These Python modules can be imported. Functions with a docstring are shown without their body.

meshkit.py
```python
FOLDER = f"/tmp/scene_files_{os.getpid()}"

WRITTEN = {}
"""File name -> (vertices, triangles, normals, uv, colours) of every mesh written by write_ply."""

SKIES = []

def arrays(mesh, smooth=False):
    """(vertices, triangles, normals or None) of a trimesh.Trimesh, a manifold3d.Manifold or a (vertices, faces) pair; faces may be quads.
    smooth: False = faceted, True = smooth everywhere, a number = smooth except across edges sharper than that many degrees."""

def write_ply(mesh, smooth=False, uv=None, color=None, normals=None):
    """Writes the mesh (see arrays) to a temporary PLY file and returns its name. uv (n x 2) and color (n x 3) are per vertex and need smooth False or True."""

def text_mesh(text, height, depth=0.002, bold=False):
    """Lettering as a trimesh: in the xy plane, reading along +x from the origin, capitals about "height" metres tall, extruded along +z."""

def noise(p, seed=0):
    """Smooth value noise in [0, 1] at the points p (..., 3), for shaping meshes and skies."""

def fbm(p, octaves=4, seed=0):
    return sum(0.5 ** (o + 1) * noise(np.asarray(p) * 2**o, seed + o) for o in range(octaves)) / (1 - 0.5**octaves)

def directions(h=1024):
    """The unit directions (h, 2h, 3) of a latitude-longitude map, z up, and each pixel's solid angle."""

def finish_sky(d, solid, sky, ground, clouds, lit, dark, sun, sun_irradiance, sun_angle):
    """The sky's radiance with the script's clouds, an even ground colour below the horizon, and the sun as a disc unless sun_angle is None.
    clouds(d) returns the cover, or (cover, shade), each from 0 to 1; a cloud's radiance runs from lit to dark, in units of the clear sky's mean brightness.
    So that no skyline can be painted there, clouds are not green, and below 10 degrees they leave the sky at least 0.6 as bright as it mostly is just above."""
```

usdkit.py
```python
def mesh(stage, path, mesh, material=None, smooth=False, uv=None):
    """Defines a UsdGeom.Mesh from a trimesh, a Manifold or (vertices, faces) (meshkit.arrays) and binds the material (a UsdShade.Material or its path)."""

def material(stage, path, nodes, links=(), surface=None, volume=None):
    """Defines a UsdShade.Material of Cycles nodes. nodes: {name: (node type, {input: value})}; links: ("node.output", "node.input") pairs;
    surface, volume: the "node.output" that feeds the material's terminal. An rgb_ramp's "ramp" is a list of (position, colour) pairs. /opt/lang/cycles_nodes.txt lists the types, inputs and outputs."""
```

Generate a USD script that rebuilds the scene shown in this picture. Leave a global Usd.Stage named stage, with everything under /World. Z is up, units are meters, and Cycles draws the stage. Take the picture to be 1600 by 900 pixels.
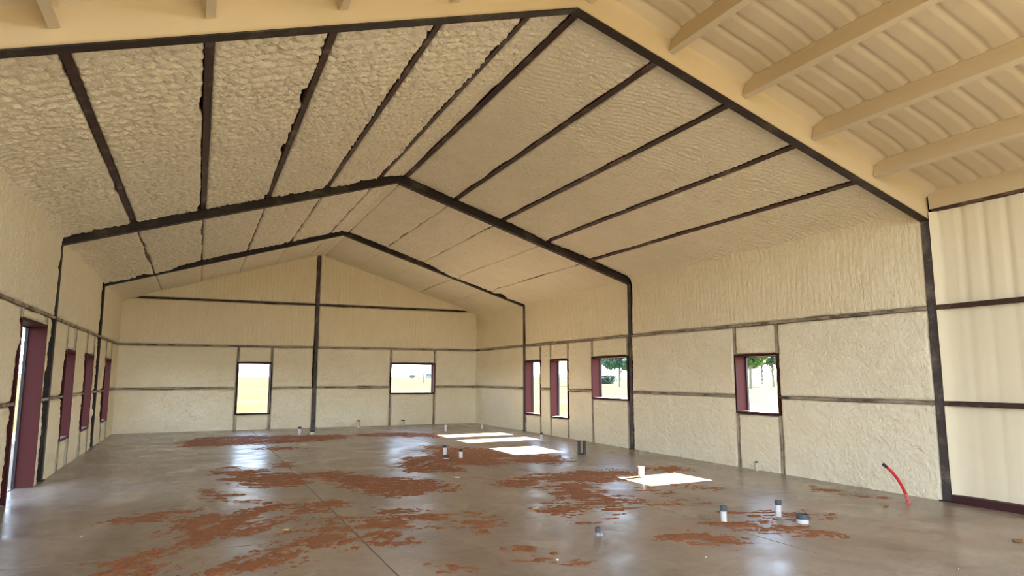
import math, random
import numpy as np
import trimesh
import usdkit, meshkit
from scipy import ndimage
from shapely.geometry import Polygon, box as sbox
from shapely.ops import unary_union
import shapely
from pxr import Usd, UsdGeom, UsdLux, UsdShade, Gf, Sdf, Vt

stage = Usd.Stage.CreateInMemory()
UsdGeom.SetStageUpAxis(stage, 'Z')
UsdGeom.SetStageMetersPerUnit(stage, 1.0)
UsdGeom.Xform.Define(stage, '/World')
UsdGeom.Scope.Define(stage, '/World/Looks')
random.seed(7)
RNG = np.random.default_rng(7)
A = lambda *a: np.array(a, float)

# ------------------------------------------------------------------ camera
CAM = A(1.8748, 0.0, 1.4438)
YAW, PITCH, ROLL, FPX = 0.43626, 0.13139, 0.0004, 1046.3
EXPOSURE = 1.4


def cam_axes():
    cy, sy, cp, sp, cr, sr = math.cos(YAW), math.sin(YAW), math.cos(PITCH), math.sin(PITCH), math.cos(ROLL), math.sin(ROLL)
    r, fw, u = A(cy, -sy, 0), A(sy, cy, 0), A(0, 0, 1)
    f2, u2 = cp * fw + sp * u, -sp * fw + cp * u
    return cr * r + sr * u2, -sr * r + cr * u2, f2


CR, CU, CF = cam_axes()
cam = UsdGeom.Camera.Define(stage, '/World/camera')
cam.CreateHorizontalApertureAttr(36.0)
cam.CreateVerticalApertureAttr(36.0 * 9 / 16)
cam.CreateFocalLengthAttr(FPX / 1600 * 36.0)
cam.CreateExposureAttr(EXPOSURE)
cam.CreateClippingRangeAttr(Gf.Vec2f(0.05, 20000))
cam.AddTransformOp().Set(Gf.Matrix4d(*CR, 0, *CU, 0, *(-CF), 0, *CAM, 1))


def pix(px, py):                                   # the ray through a pixel of the photograph, used only to measure where things stand
    return CF + (px - 800) / FPX * CR - (py - 450) / FPX * CU


def on_floor(px, py, z=0.0):
    d = pix(px, py)
    return CAM + d * ((z - CAM[2]) / d[2])


# ------------------------------------------------------------------ sky and sun
SKY_STRENGTH = 0.26
SUN = 6.0
sky = UsdLux.DomeLight.Define(stage, '/World/sky')
sky_mat = usdkit.material(stage, '/World/Looks/sky', {
    's': ('sky_texture', {'sky_type': 'multiple_scattering', 'sun_disc': False, 'sun_elevation': 0.58, 'sun_rotation': math.pi / 2, 'aerosol_density': 2.5}),
    'w': ('mix_color', {'fac': 0.35, 'b': (7.0, 7.0, 7.2)}),
    'b': ('background_shader', {'strength': SKY_STRENGTH})},
    [('s.color', 'w.a'), ('w.result', 'b.color')], surface='b.background')
UsdShade.MaterialBindingAPI.Apply(sky.GetPrim()).Bind(sky_mat)
sun = UsdLux.DistantLight.Define(stage, '/World/sun')
sun.CreateAngleAttr(0.55)
sun.CreateIntensityAttr(SUN)
sun.CreateNormalizeAttr(True)
sun.CreateColorAttr(Gf.Vec3f(1.0, 0.93, 0.80))
sd = A(-1, -0.04, -0.655)
sd /= np.linalg.norm(sd)
zx = -sd
xx = np.cross(A(0, 0, 1), zx); xx /= np.linalg.norm(xx)
yx = np.cross(zx, xx)
sun.AddTransformOp().Set(Gf.Matrix4d(*xx, 0, *yx, 0, *zx, 0, 0, 0, 30, 1))

# ------------------------------------------------------------------ measures of the building
W = 9.88
F1, F2, F3, YE = 5.16, 11.45, 16.41, 19.88        # the three frames and the far end wall
Y0 = -1.6                                          # open front of the building, behind the camera
E, R = 3.338, 4.886                                # underside of the frames at the eaves and at the ridge
S = (R - E) / (W / 2)
TH = math.atan(S); CT, ST = math.cos(TH), math.sin(TH)
G1, G2, G3 = 1.13, 2.27, 3.5                       # heights of the wall girts
HP = 0.14                                          # underside of the purlins above the underside of the frames
TW = 0.20                                          # wall thickness
FLW = 0.056                                        # half width of a frame's flange
PL = [0.88, 1.82, 2.77, 3.71, 4.61]
PR = [5.07, 6.03, 6.985, 7.98, 8.96]
WIN_R = [(7.62, 8.475, 0.89, 1.765), (11.575, 12.92, 0.985, 1.843), (14.05, 14.885, 0.473, 1.83), (15.475, 16.31, 0.485, 1.825)]
WIN_E = [(2.888, 3.73, 0.445, 1.797), (7.156, 8.50, 0.957, 1.815)]
WIN_L = [(9.47, 10.86, 0.0, 2.095), (12.577, 13.36, 0.47, 1.835), (14.70, 15.59, 0.47, 1.833), (17.58, 18.57, 0.45, 1.82)]


def roof_z(x, h=0.0):
    return E + S * np.minimum(x, W - x) + h


# ------------------------------------------------------------------ materials
MAT = {}


def mat(name, nodes, links, surface='p.BSDF'):
    MAT[name] = usdkit.material(stage, '/World/Looks/' + name, nodes, links, surface=surface)
    return MAT[name]


def foam_mat(name, lo, hi, fine=45.0, bump=0.35, dist=0.02, scale=2.2, stripes=None, rough=0.85):
    nodes = {
        'g': ('geometry', {}),
        'n1': ('noise_texture', {'scale': scale, 'detail': 6.0, 'roughness': 0.65}),
        'r1': ('rgb_ramp', {'ramp': [(0.3, lo), (0.7, hi)]}),
        'n2': ('noise_texture', {'scale': fine, 'detail': 4.0, 'roughness': 0.6, 'distortion': 0.6}),
        'bp': ('bump', {'strength': bump, 'distance': dist}),
        'p': ('principled_bsdf', {'roughness': rough, 'specular_ior_level': 0.25})}
    links = [('g.position', 'n1.vector'), ('n1.fac', 'r1.fac'), ('r1.color', 'p.base_color'), ('bp.normal', 'p.normal')]
    if stripes:
        nodes['m'] = ('mapping', {'scale': stripes})
        links += [('g.position', 'm.vector'), ('m.vector', 'n2.vector')]
    else:
        links += [('g.position', 'n2.vector')]
    links += [('n2.fac', 'bp.height')]
    return mat(name, nodes, links)


foam_mat('foam_ceiling_rough', (0.87, 0.763, 0.565), (0.93, 0.833, 0.635), fine=30, bump=0.8, dist=0.035)
foam_mat('foam_ceiling', (0.87, 0.763, 0.555), (0.93, 0.833, 0.63), fine=24, bump=0.8, dist=0.035)
foam_mat('foam_wall', (0.87, 0.765, 0.545), (0.92, 0.825, 0.615), fine=18, bump=0.7, dist=0.03)
foam_mat('foam_wall_combed', (0.86, 0.735, 0.49), (0.91, 0.79, 0.55), fine=18, bump=0.6, dist=0.03, stripes=(1.4, 1.4, 0.55))
foam_mat('foam_smooth', (0.60, 0.47, 0.285), (0.64, 0.50, 0.305), fine=60, bump=0.08, dist=0.01, scale=1.1, rough=0.7)
foam_mat('foam_smooth_wall', (0.80, 0.69, 0.475), (0.85, 0.735, 0.515), fine=60, bump=0.12, dist=0.012, scale=1.1, rough=0.75)
foam_mat('foam_smooth_roof', (0.63, 0.52, 0.35), (0.67, 0.555, 0.38), fine=60, bump=0.1, dist=0.01, scale=1.1, rough=0.75)


def steel_mat(name, base, dust, amount, scale=5.0, rough=0.55, spec=0.35):
    # painted steel with foam overspray dusted over it in patches
    return mat(name, {
        'g': ('geometry', {}),
        'n': ('noise_texture', {'scale': scale, 'detail': 5.0, 'roughness': 0.6}),
        'f': ('noise_texture', {'scale': 90.0, 'detail': 2.0}),
        'a': ('math', {'math_type': 'multiply_add', 'value2': 0.35}),
        'r': ('rgb_ramp', {'ramp': [(0.62 - amount * 0.35, base), (0.62 - amount * 0.35 + 0.22, dust)]}),
        'bp': ('bump', {'strength': 0.15, 'distance': 0.004}),
        'p': ('principled_bsdf', {'roughness': rough, 'specular_ior_level': spec})},
        [('g.position', 'n.vector'), ('g.position', 'f.vector'), ('f.fac', 'a.value1'), ('n.fac', 'a.value3'), ('a.value', 'r.fac'), ('r.color', 'p.base_color'), ('f.fac', 'bp.height'), ('bp.normal', 'p.normal')])


steel_mat('frame_steel', (0.026, 0.017, 0.013), (0.11, 0.08, 0.055), -0.25, 3.0)
steel_mat('purlin_steel', (0.050, 0.022, 0.017), (0.22, 0.155, 0.115), -0.25, 3.5)
steel_mat('girt_steel', (0.055, 0.030, 0.024), (0.38, 0.30, 0.215), 0.32, 3.0)
steel_mat('post_steel', (0.060, 0.046, 0.042), (0.20, 0.165, 0.135), -0.15, 4.0)
steel_mat('jamb_steel', (0.045, 0.011, 0.010), (0.055, 0.016, 0.014), -0.6, 4.0, 0.6, 0.2)
steel_mat('stud_steel', (0.13, 0.085, 0.07), (0.42, 0.34, 0.25), 0.38, 4.0)
steel_mat('maroon_metal', (0.066, 0.0155, 0.014), (0.08, 0.021, 0.019), -0.6, 4.0, 0.6, 0.12)
steel_mat('trim_dark', (0.02, 0.012, 0.016), (0.03, 0.02, 0.02), -0.6, 4.0, 0.5)
steel_mat('sheet_dark', (0.025, 0.016, 0.012), (0.05, 0.03, 0.02), -0.4, 4.0, 0.7)
steel_mat('base_channel', (0.045, 0.012, 0.012), (0.06, 0.02, 0.02), -0.6, 4.0, 0.55)


def plain(name, color, rough=0.5, spec=0.5, noise=0.08, scale=30.0):
    c = np.array(color, float)
    return mat(name, {
        'g': ('texture_coordinate', {}),
        'n': ('noise_texture', {'scale': scale, 'detail': 3.0}),
        'r': ('rgb_ramp', {'ramp': [(0.3, tuple(c * (1 - noise))), (0.7, tuple(np.minimum(c * (1 + noise), 1)))]}),
        'p': ('principled_bsdf', {'roughness': rough, 'specular_ior_level': spec})},
        [('g.object', 'n.vector'), ('n.fac', 'r.fac'), ('r.color', 'p.base_color')])


plain('pvc_white', (0.72, 0.70, 0.66), 0.4)
plain('tape_grey', (0.075, 0.082, 0.095), 0.5)
plain('tape_black', (0.03, 0.03, 0.032), 0.5)
plain('pipe_dark', (0.05, 0.055, 0.055), 0.5)
plain('pipe_foamed', (0.70, 0.60, 0.42), 0.8)
plain('metal_grey', (0.35, 0.36, 0.37), 0.35)
plain('red_tube', (0.62, 0.03, 0.04), 0.35)
plain('pink_sleeve', (0.66, 0.15, 0.13), 0.5)
plain('paper_tan', (0.75, 0.55, 0.28), 0.8)
plain('foam_crumb', (0.86, 0.80, 0.66), 0.8)
plain('bark', (0.16, 0.125, 0.09), 0.9, 0.2, 0.2, 6.0)
plain('fence_white', (0.55, 0.54, 0.50), 0.6)
plain('fence_rust', (0.16, 0.09, 0.06), 0.7)
plain('pole_wood', (0.16, 0.13, 0.11), 0.9)
plain('red_paint', (0.55, 0.03, 0.05), 0.5)
plain('hazed_hills', (0.17, 0.215, 0.29), 0.95, 0.1, 0.12, 0.01)  # distance haze mixed into this blue grey
plain('shed_wall', (0.50, 0.48, 0.44), 0.7)
plain('shed_roof', (0.55, 0.55, 0.56), 0.5)
for nm, c in (('leaf_green', (0.22, 0.32, 0.13)), ('leaf_blue', (0.17, 0.28, 0.20)), ('leaf_hedge', (0.20, 0.26, 0.20)), ('leaf_hazed', (0.36, 0.40, 0.43))):  # palest leaf tone carries distance haze in its colour
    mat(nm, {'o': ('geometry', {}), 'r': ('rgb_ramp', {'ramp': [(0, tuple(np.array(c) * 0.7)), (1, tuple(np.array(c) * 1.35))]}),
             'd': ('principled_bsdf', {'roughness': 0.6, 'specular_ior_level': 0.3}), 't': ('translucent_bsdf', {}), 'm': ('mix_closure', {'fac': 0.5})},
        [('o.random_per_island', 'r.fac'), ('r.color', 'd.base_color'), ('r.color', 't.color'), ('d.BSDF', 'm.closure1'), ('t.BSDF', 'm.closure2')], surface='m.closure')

# concrete: sealed and trowelled, stained by clay dust where the mud was walked about (primvar "clay")
mat('concrete', {
    'g': ('geometry', {}),
    'm': ('mapping', {'scale': (1.0, 0.45, 1.0), 'rotation': (0, 0, 0.5)}),
    'n1': ('noise_texture', {'scale': 0.9, 'detail': 8.0, 'roughness': 0.62, 'distortion': 1.2}),
    'r1': ('rgb_ramp', {'ramp': [(0.28, (0.19, 0.152, 0.116)), (0.48, (0.30, 0.245, 0.192)), (0.70, (0.41, 0.345, 0.28))]}),
    'n2': ('noise_texture', {'scale': 14.0, 'detail': 6.0, 'roughness': 0.7}),
    'r2': ('rgb_ramp', {'ramp': [(0.3, (0.78, 0.78, 0.78)), (0.7, (1.12, 1.12, 1.12))]}),
    'mm': ('mix_color', {'blend_type': 'multiply', 'fac': 0.8, 'use_clamp': False}),
    'at': ('attribute', {'attribute': 'clay'}),
    'n3': ('noise_texture', {'scale': 5.0, 'detail': 7.0, 'roughness': 0.7, 'distortion': 0.8}),
    'c1': ('math', {'math_type': 'multiply_add', 'value2': 1.5, 'value3': -0.25}),
    'c2': ('math', {'math_type': 'multiply', 'use_clamp': True}),
    'mc': ('mix_color', {'b': (0.40, 0.21, 0.11)}),
    'n4': ('noise_texture', {'scale': 1.6, 'detail': 5.0, 'roughness': 0.6, 'distortion': 0.6}),
    'rr': ('map_range', {'from_min': 0.3, 'from_max': 0.7, 'to_min': 0.20, 'to_max': 0.42}),
    'ra': ('math', {'math_type': 'multiply_add', 'value2': 0.35}),
    'bp': ('bump', {'strength': 0.12, 'distance': 0.01}),
    'p': ('principled_bsdf', {'specular_ior_level': 0.6})},
    [('g.position', 'm.vector'), ('m.vector', 'n1.vector'), ('n1.fac', 'r1.fac'), ('g.position', 'n2.vector'), ('n2.fac', 'r2.fac'), ('r1.color', 'mm.a'), ('r2.color', 'mm.b'),
     ('g.position', 'n3.vector'), ('n3.fac', 'c1.value1'), ('c1.value', 'c2.value1'), ('at.fac', 'c2.value2'), ('c2.value', 'mc.fac'), ('mm.result', 'mc.a'), ('mc.result', 'p.base_color'),
     ('g.position', 'n4.vector'), ('n4.fac', 'rr.value'), ('c2.value', 'ra.value1'), ('rr.result', 'ra.value3'), ('ra.value', 'p.roughness'), ('n1.fac', 'bp.height'), ('bp.normal', 'p.normal')])
mat('mud', {
    'g': ('geometry', {}), 'n': ('noise_texture', {'scale': 9.0, 'detail': 6.0, 'roughness': 0.7}),
    'r': ('rgb_ramp', {'ramp': [(0.25, (0.26, 0.105, 0.048)), (0.55, (0.36, 0.155, 0.072)), (0.8, (0.46, 0.235, 0.125))]}),
    'n2': ('noise_texture', {'scale': 70.0, 'detail': 4.0}), 'bp': ('bump', {'strength': 0.5, 'distance': 0.008}),
    'p': ('principled_bsdf', {'roughness': 0.75, 'specular_ior_level': 0.25})},
    [('g.position', 'n.vector'), ('n.fac', 'r.fac'), ('r.color', 'p.base_color'), ('g.position', 'n2.vector'), ('n2.fac', 'bp.height'), ('bp.normal', 'p.normal')])
mat('field', {
    'g': ('geometry', {}), 'm': ('mapping', {'scale': (1, 1, 1)}),
    'n': ('noise_texture', {'scale': 0.12, 'detail': 9.0, 'roughness': 0.7}),
    'r': ('rgb_ramp', {'ramp': [(0.35, (0.045, 0.06, 0.014)), (0.5, (0.095, 0.085, 0.029)), (0.65, (0.145, 0.113, 0.050))]}),
    'n2': ('noise_texture', {'scale': 1.7, 'detail': 6.0, 'roughness': 0.75}),
    'r2': ('rgb_ramp', {'ramp': [(0.35, (0.6, 0.6, 0.6)), (0.65, (1.15, 1.15, 1.15))]}),
    'mm': ('mix_color', {'blend_type': 'multiply', 'fac': 1.0, 'use_clamp': False}),
    'at': ('attribute', {'attribute': 'lawn'}), 'ml': ('mix_color', {'b': (0.085, 0.14, 0.02)}),
    'ad': ('attribute', {'attribute': 'bounce_ground'}), 'md': ('mix_color', {'b': (0.46, 0.385, 0.285)}),  # pale tone of the added ground that bounces light
    'p': ('principled_bsdf', {'roughness': 0.95, 'specular_ior_level': 0.1})},
    [('g.position', 'n.vector'), ('n.fac', 'r.fac'), ('g.position', 'n2.vector'), ('n2.fac', 'r2.fac'), ('r.color', 'mm.a'), ('r2.color', 'mm.b'), ('mm.result', 'ml.a'), ('at.fac', 'ml.fac'),
     ('ml.result', 'md.a'), ('ad.fac', 'md.fac'), ('md.result', 'p.base_color')])

# ------------------------------------------------------------------ scene helpers
USED = {}


def path_for(name, parent):
    base = parent + '/' + name
    k = USED.get(base, 0)
    USED[base] = k + 1
    return base if k == 0 else f'{base}_{k:03d}'


def meta(prim, label=None, cat=None, group=None, kind=None):
    for k, v in (('label', label), ('category', cat), ('group', group), ('kind', kind)):
        if v:
            prim.SetCustomDataByKey(k, v)
    return prim


LOC = {}


def thing(name, label, cat, loc=(0, 0, 0), group=None, kind=None):
    p = path_for(name, '/World')
    x = UsdGeom.Xform.Define(stage, p)
    x.AddTranslateOp().Set(Gf.Vec3d(*map(float, loc)))
    LOC[p] = A(*loc)
    return meta(x.GetPrim(), label, cat, group, kind)


def obj(name, m, material, parent=None, smooth=30, label=None, primvars=None, local=False):
    """One mesh in world coordinates (or local=True), placed under its thing or part."""
    pp = str(parent.GetPath()) if parent is not None else '/World'
    root = '/'.join(pp.split('/')[:3])
    off = LOC.get(root, np.zeros(3))
    v, f, n = meshkit.arrays(m, smooth)
    if not local:
        v = v - off
    p = path_for(name, pp)
    q = usdkit.mesh(stage, p, (v, f), MAT[material])
    if n is not None:
        q.CreateNormalsAttr(Vt.Vec3fArray.FromNumpy(n.astype(np.float32)))
        q.SetNormalsInterpolation('vertex')
    for k, d in (primvars or {}).items():
        UsdGeom.PrimvarsAPI(q).CreatePrimvar(k, Sdf.ValueTypeNames.FloatArray, 'vertex').Set(Vt.FloatArray.FromNumpy(np.asarray(d, np.float32)))
    if label:
        q.GetPrim().SetCustomDataByKey('label', label)
    return q.GetPrim()


def join(*ms):
    return trimesh.util.concatenate([m for m in ms])


def bx(x0, x1, y0, y1, z0, z1):
    m = trimesh.creation.box([abs(x1 - x0), abs(y1 - y0), abs(z1 - z0)])
    m.apply_translation([(x0 + x1) / 2, (y0 + y1) / 2, (z0 + z1) / 2])
    return m


def extrude_y(poly, y0, y1):
    """A polygon given in (x, z), extruded along y from y0 to y1."""
    m = trimesh.creation.extrude_polygon(poly, abs(y1 - y0), engine='earcut')
    v = m.vertices.copy()
    m.vertices = np.stack([v[:, 0], min(y0, y1) + v[:, 2], v[:, 1]], 1)
    m.invert()
    return m


def frame_extrude(poly, O, U, V, D, length):
    """Polygon in (u, v), extruded along D."""
    m = trimesh.creation.extrude_polygon(poly, length, engine='earcut')
    v = m.vertices
    m.vertices = O + v[:, :1] * U + v[:, 1:2] * V + v[:, 2:3] * D
    if np.dot(np.cross(U, V), D) < 0:
        m.invert()
    return m


def tube(pts, rad, sides=12, cap=True):
    p = np.asarray(pts, float)
    rad = np.broadcast_to(rad, (len(p),))
    t = np.gradient(p, axis=0); t /= np.linalg.norm(t, axis=1, keepdims=True)
    ref = A(0.31, 0.95, 0.05)
    a = np.cross(t, ref); a /= np.linalg.norm(a, axis=1, keepdims=True)
    b = np.cross(t, a)
    an = np.arange(sides) * 2 * np.pi / sides
    v = (p[:, None] + rad[:, None, None] * (np.cos(an)[None, :, None] * a[:, None] + np.sin(an)[None, :, None] * b[:, None])).reshape(-1, 3)
    f = []
    for i in range(len(p) - 1):
        for j in range(sides):
            k = (j + 1) % sides
            f += [[i * sides + j, i * sides + k, (i + 1) * sides + k], [i * sides + j, (i + 1) * sides + k, (i + 1) * sides + j]]
    if cap:
        v = np.vstack([v, p[:1], p[-1:]])
        n = len(p) * sides
        L = (len(p) - 1) * sides
        f += [[n, (j + 1) % sides, j] for j in range(sides)] + [[n + 1, L + j, L + (j + 1) % sides] for j in range(sides)]
    m = trimesh.Trimesh(v, np.array(f), process=False)
    m.fix_normals()
    return m


def lathe(profile, sides=28):
    """profile: (r, z) from the axis bottom round to the axis top; local coordinates."""
    m = trimesh.creation.revolve(np.array(profile, float), sections=sides)
    m.fix_normals()
    return m


# ------------------------------------------------------------------ foam
def n1d(x, seed, f):
    x = np.asarray(x, float) * f
    return meshkit.noise(np.stack([x, 0 * x + seed * 7.31, 0 * x + 0.37], -1), seed)


def cells(a, b, seed):
    """Distance to the nearest point of a jittered grid of unit cells."""
    ia, ib = np.floor(a).astype(np.int64), np.floor(b).astype(np.int64)
    best = np.full(a.shape, 9.0)
    for da in (-1, 0, 1):
        for db in (-1, 0, 1):
            p, q = ia + da, ib + db
            h = (p * 374761393 + q * 668265263 + seed * 144665) & 0xFFFFFFFF
            h = ((h ^ (h >> 13)) * 1274126177) & 0xFFFFFFFF
            jx, jy = ((h >> 4) & 1023) / 1023.0, ((h >> 16) & 1023) / 1023.0
            best = np.minimum(best, (p + jx - a) ** 2 + (q + jy - b) ** 2)
    return np.sqrt(best)


def foam_field(P, style):
    f = meshkit.fbm
    if style == 'rough':
        a, b = P[..., 0] / CT, P[..., 1]
        wa, wb = f(P * 5.0, 2, 5) - 0.5, f(P * 5.0 + 9.1, 2, 6) - 0.5
        l1 = 1 - cells(a / 0.075 + wa * 1.6, b / 0.062 + wb * 1.6, 3) ** 2 * 1.5
        l2 = 1 - cells(a / 0.045 + wb, b / 0.04 + wa, 4) ** 2 * 1.5
        band = np.sin((b + 0.09 * wa + 0.05 * wb) * 2 * np.pi / 0.15 + 7 * (f(P * 0.8, 2, 8) - 0.5))
        k = 0.62 + 0.5 * f(P * 0.9, 2, 12)
        return k * (0.036 * np.clip(l1, -0.6, 1) + 0.017 * np.clip(l2, -0.6, 1) + 0.009 * band - 0.022) + 0.030 * (f(P * 2.2, 3, 3) - 0.5)
    if style == 'ceil':
        a, b = P[..., 0] / CT, P[..., 1]
        wa, wb = f(P * 3.0, 2, 25) - 0.5, f(P * 3.0 + 5.1, 2, 26) - 0.5
        rip = np.sin((b * 0.8 + a * 0.35 + 0.16 * wa) * 2 * np.pi / 0.075 + 10 * wb) * (0.3 + 1.2 * f(P * 1.4, 2, 28))
        l2 = 1 - cells(a / 0.05 + wb, b / 0.045 + wa, 14) ** 2 * 1.5
        return 0.005 * rip + 0.017 * np.clip(l2, -0.6, 1) * (0.3 + f(P * 1.1, 2, 30)) - 0.011 + 0.045 * (f(P * 1.7, 4, 23) - 0.5)
    if style == 'wall':
        q = P[..., 0] + P[..., 1]
        wr = 1 - np.abs(2 * f(P * A(4, 4, 8), 4, 31) - 1)
        return 0.022 * (wr - 0.6) + 0.034 * (f(P * 1.3, 3, 33) - 0.5) + 0.010 * (meshkit.noise(P * 24, 39) - 0.5)
    if style in ('comb', 'comb_soft'):
        q = P[..., 0] + P[..., 1]
        rows = np.sin((q + 0.05 * (f(P * 2.0, 2, 45) - 0.5)) * 2 * np.pi / 0.10 + 5 * (f(P * A(1, 1, .3), 2, 46) - 0.5))
        return (0.0055 if style == 'comb' else 0.0022) * rows + (0.014 if style == 'comb' else 0.010) * (f(P * A(12, 12, 5.0), 3, 41) - 0.5) + 0.024 * (f(P * 1.2, 3, 43) - 0.5) + 0.006 * (meshkit.noise(P * A(24, 24, 16), 49) - 0.5)
    if style == 'smooth':
        return 0.012 * (f(P * 1.3, 2, 51) - 0.5)
    return np.zeros(P.shape[:-1])


def foam_panel(O, U, V, N, lu, lv, edges, style, res=0.03, seed=0, depth=0.16, rnd=0.045, extra=None, base=-0.008):
    """A sprayed panel over the rectangle O + u U + v V. edges: (u0, u1, v0, v1), each ('gap', mean inset, jitter, bite) or ('join', overlap, cove)."""
    nu, nv = max(4, int(round(lu / res))), max(4, int(round(lv / res)))
    s, t = np.linspace(0, 1, nu + 1), np.linspace(0, 1, nv + 1)
    TU, TV = np.meshgrid(s, t, indexing='ij')

    def inset(e, along, k):
        if e[0] == 'join':
            return 0 * along - e[1]
        n = (n1d(along, seed * 5 + k, 2.1) - 0.5) * 1.1 + (n1d(along, seed * 5 + k + 50, 9.0) - 0.5) * 0.7 + (n1d(along, seed * 5 + k + 90, 28.0) - 0.5) * 0.45
        b = np.clip((n1d(along, seed * 5 + k + 130, 1.6) - 0.62) * 7, 0, 1) * (0.6 + 0.8 * n1d(along, seed * 3 + k, 17.0))
        return e[1] + e[2] * 2 * n + e[3] * b

    u_lin, v_lin = TU * lu, TV * lv
    wu = O[None, None] * 0
    a, b = inset(edges[0], v_lin + O @ V, 0), inset(edges[1], v_lin + O @ V, 1)
    c, d = inset(edges[2], u_lin + O @ U, 2), inset(edges[3], u_lin + O @ U, 3)
    u = a + TU * (lu - a - b)
    v = c + TV * (lv - c - d)
    h = np.full_like(u, base)
    P = O + u[..., None] * U + v[..., None] * V
    h = h + foam_field(P, style)
    if extra is not None:
        h = h + extra(u, v)
    drop = np.zeros_like(u)
    for k, (e, dist) in enumerate(zip(edges, (u - a, lu - b - u, v - c, lv - d - v))):
        if len(e) > 4:                              # sprayed thin towards this edge: the foam falls back behind the steel in stretches
            along = v_lin + O @ V if k < 2 else u_lin + O @ U
            mk = np.clip((n1d(along, seed * 5 + 201, 1.5) * 0.7 + n1d(along, seed * 5 + 202, 7.0) * 0.3 - 0.36) * 5, 0, 1)
            h = h - e[4] * mk * np.clip(1 - dist / e[5], 0, 1) ** 1.3
        if e[0] == 'gap':
            q = np.clip(1 - dist / rnd, 0, 1)
            drop = np.maximum(drop, rnd * 0.75 * (1 - np.sqrt(np.maximum(1 - q * q, 0))))
        elif e[2]:
            q = np.clip(1 - dist / 0.22, 0, 1)
            h = h + e[2] * q * q
    h = h - drop
    G = P + h[..., None] * N
    m, k = G.shape[:2]
    verts = G.reshape(-1, 3)
    ii, jj = np.meshgrid(np.arange(m - 1), np.arange(k - 1), indexing='ij')
    i0 = (ii * k + jj).ravel()
    quads = np.stack([i0, i0 + k, i0 + k + 1, i0 + 1], 1)
    idx = np.arange(m * k).reshape(m, k)
    ring = np.concatenate([idx[:-1, 0], idx[-1, :-1], idx[:0:-1, -1], idx[0, :0:-1]])
    skirt = (P - depth * N).reshape(-1, 3)[ring]
    base_i = len(verts)
    verts = np.vstack([verts, skirt])
    r = len(ring); j = np.arange(r)
    sq = np.stack([ring, base_i + j, base_i + (j + 1) % r, ring[(j + 1) % r]], 1)
    faces = np.vstack([quads, sq])
    tri = np.vstack([faces[:, [0, 1, 2]], faces[:, [0, 2, 3]]])
    if np.dot(np.cross(U, V), N) < 0:
        tri = tri[:, ::-1]
    # normals: smooth on the sprayed face, the skirt as it is
    return trimesh.Trimesh(verts, tri, process=False)


def put_foam(parent, m, material):
    return obj('foam_panel', m, material, parent, smooth=55)


def sheet_rects(a0, a1, z0, z1, holes):
    """Rectangles (a0, a1, z0, z1) covering a wall round its openings."""
    cuts = sorted({a0, a1, *[c for h in holes for c in h[:2]]})
    out = []
    for p, q in zip(cuts[:-1], cuts[1:]):
        hs = [h for h in holes if h[0] < (p + q) / 2 < h[1]]
        if hs:
            h = hs[0]
            if h[2] > z0 + 0.01:
                out.append((p, q, z0, h[2]))
            out.append((p, q, h[3], z1))
        else:
            out.append((p, q, z0, z1))
    return out


# ================================================================== GROUND, FLOOR
def soft(d, w):
    return 1 / (1 + np.exp(-d / w))


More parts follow.
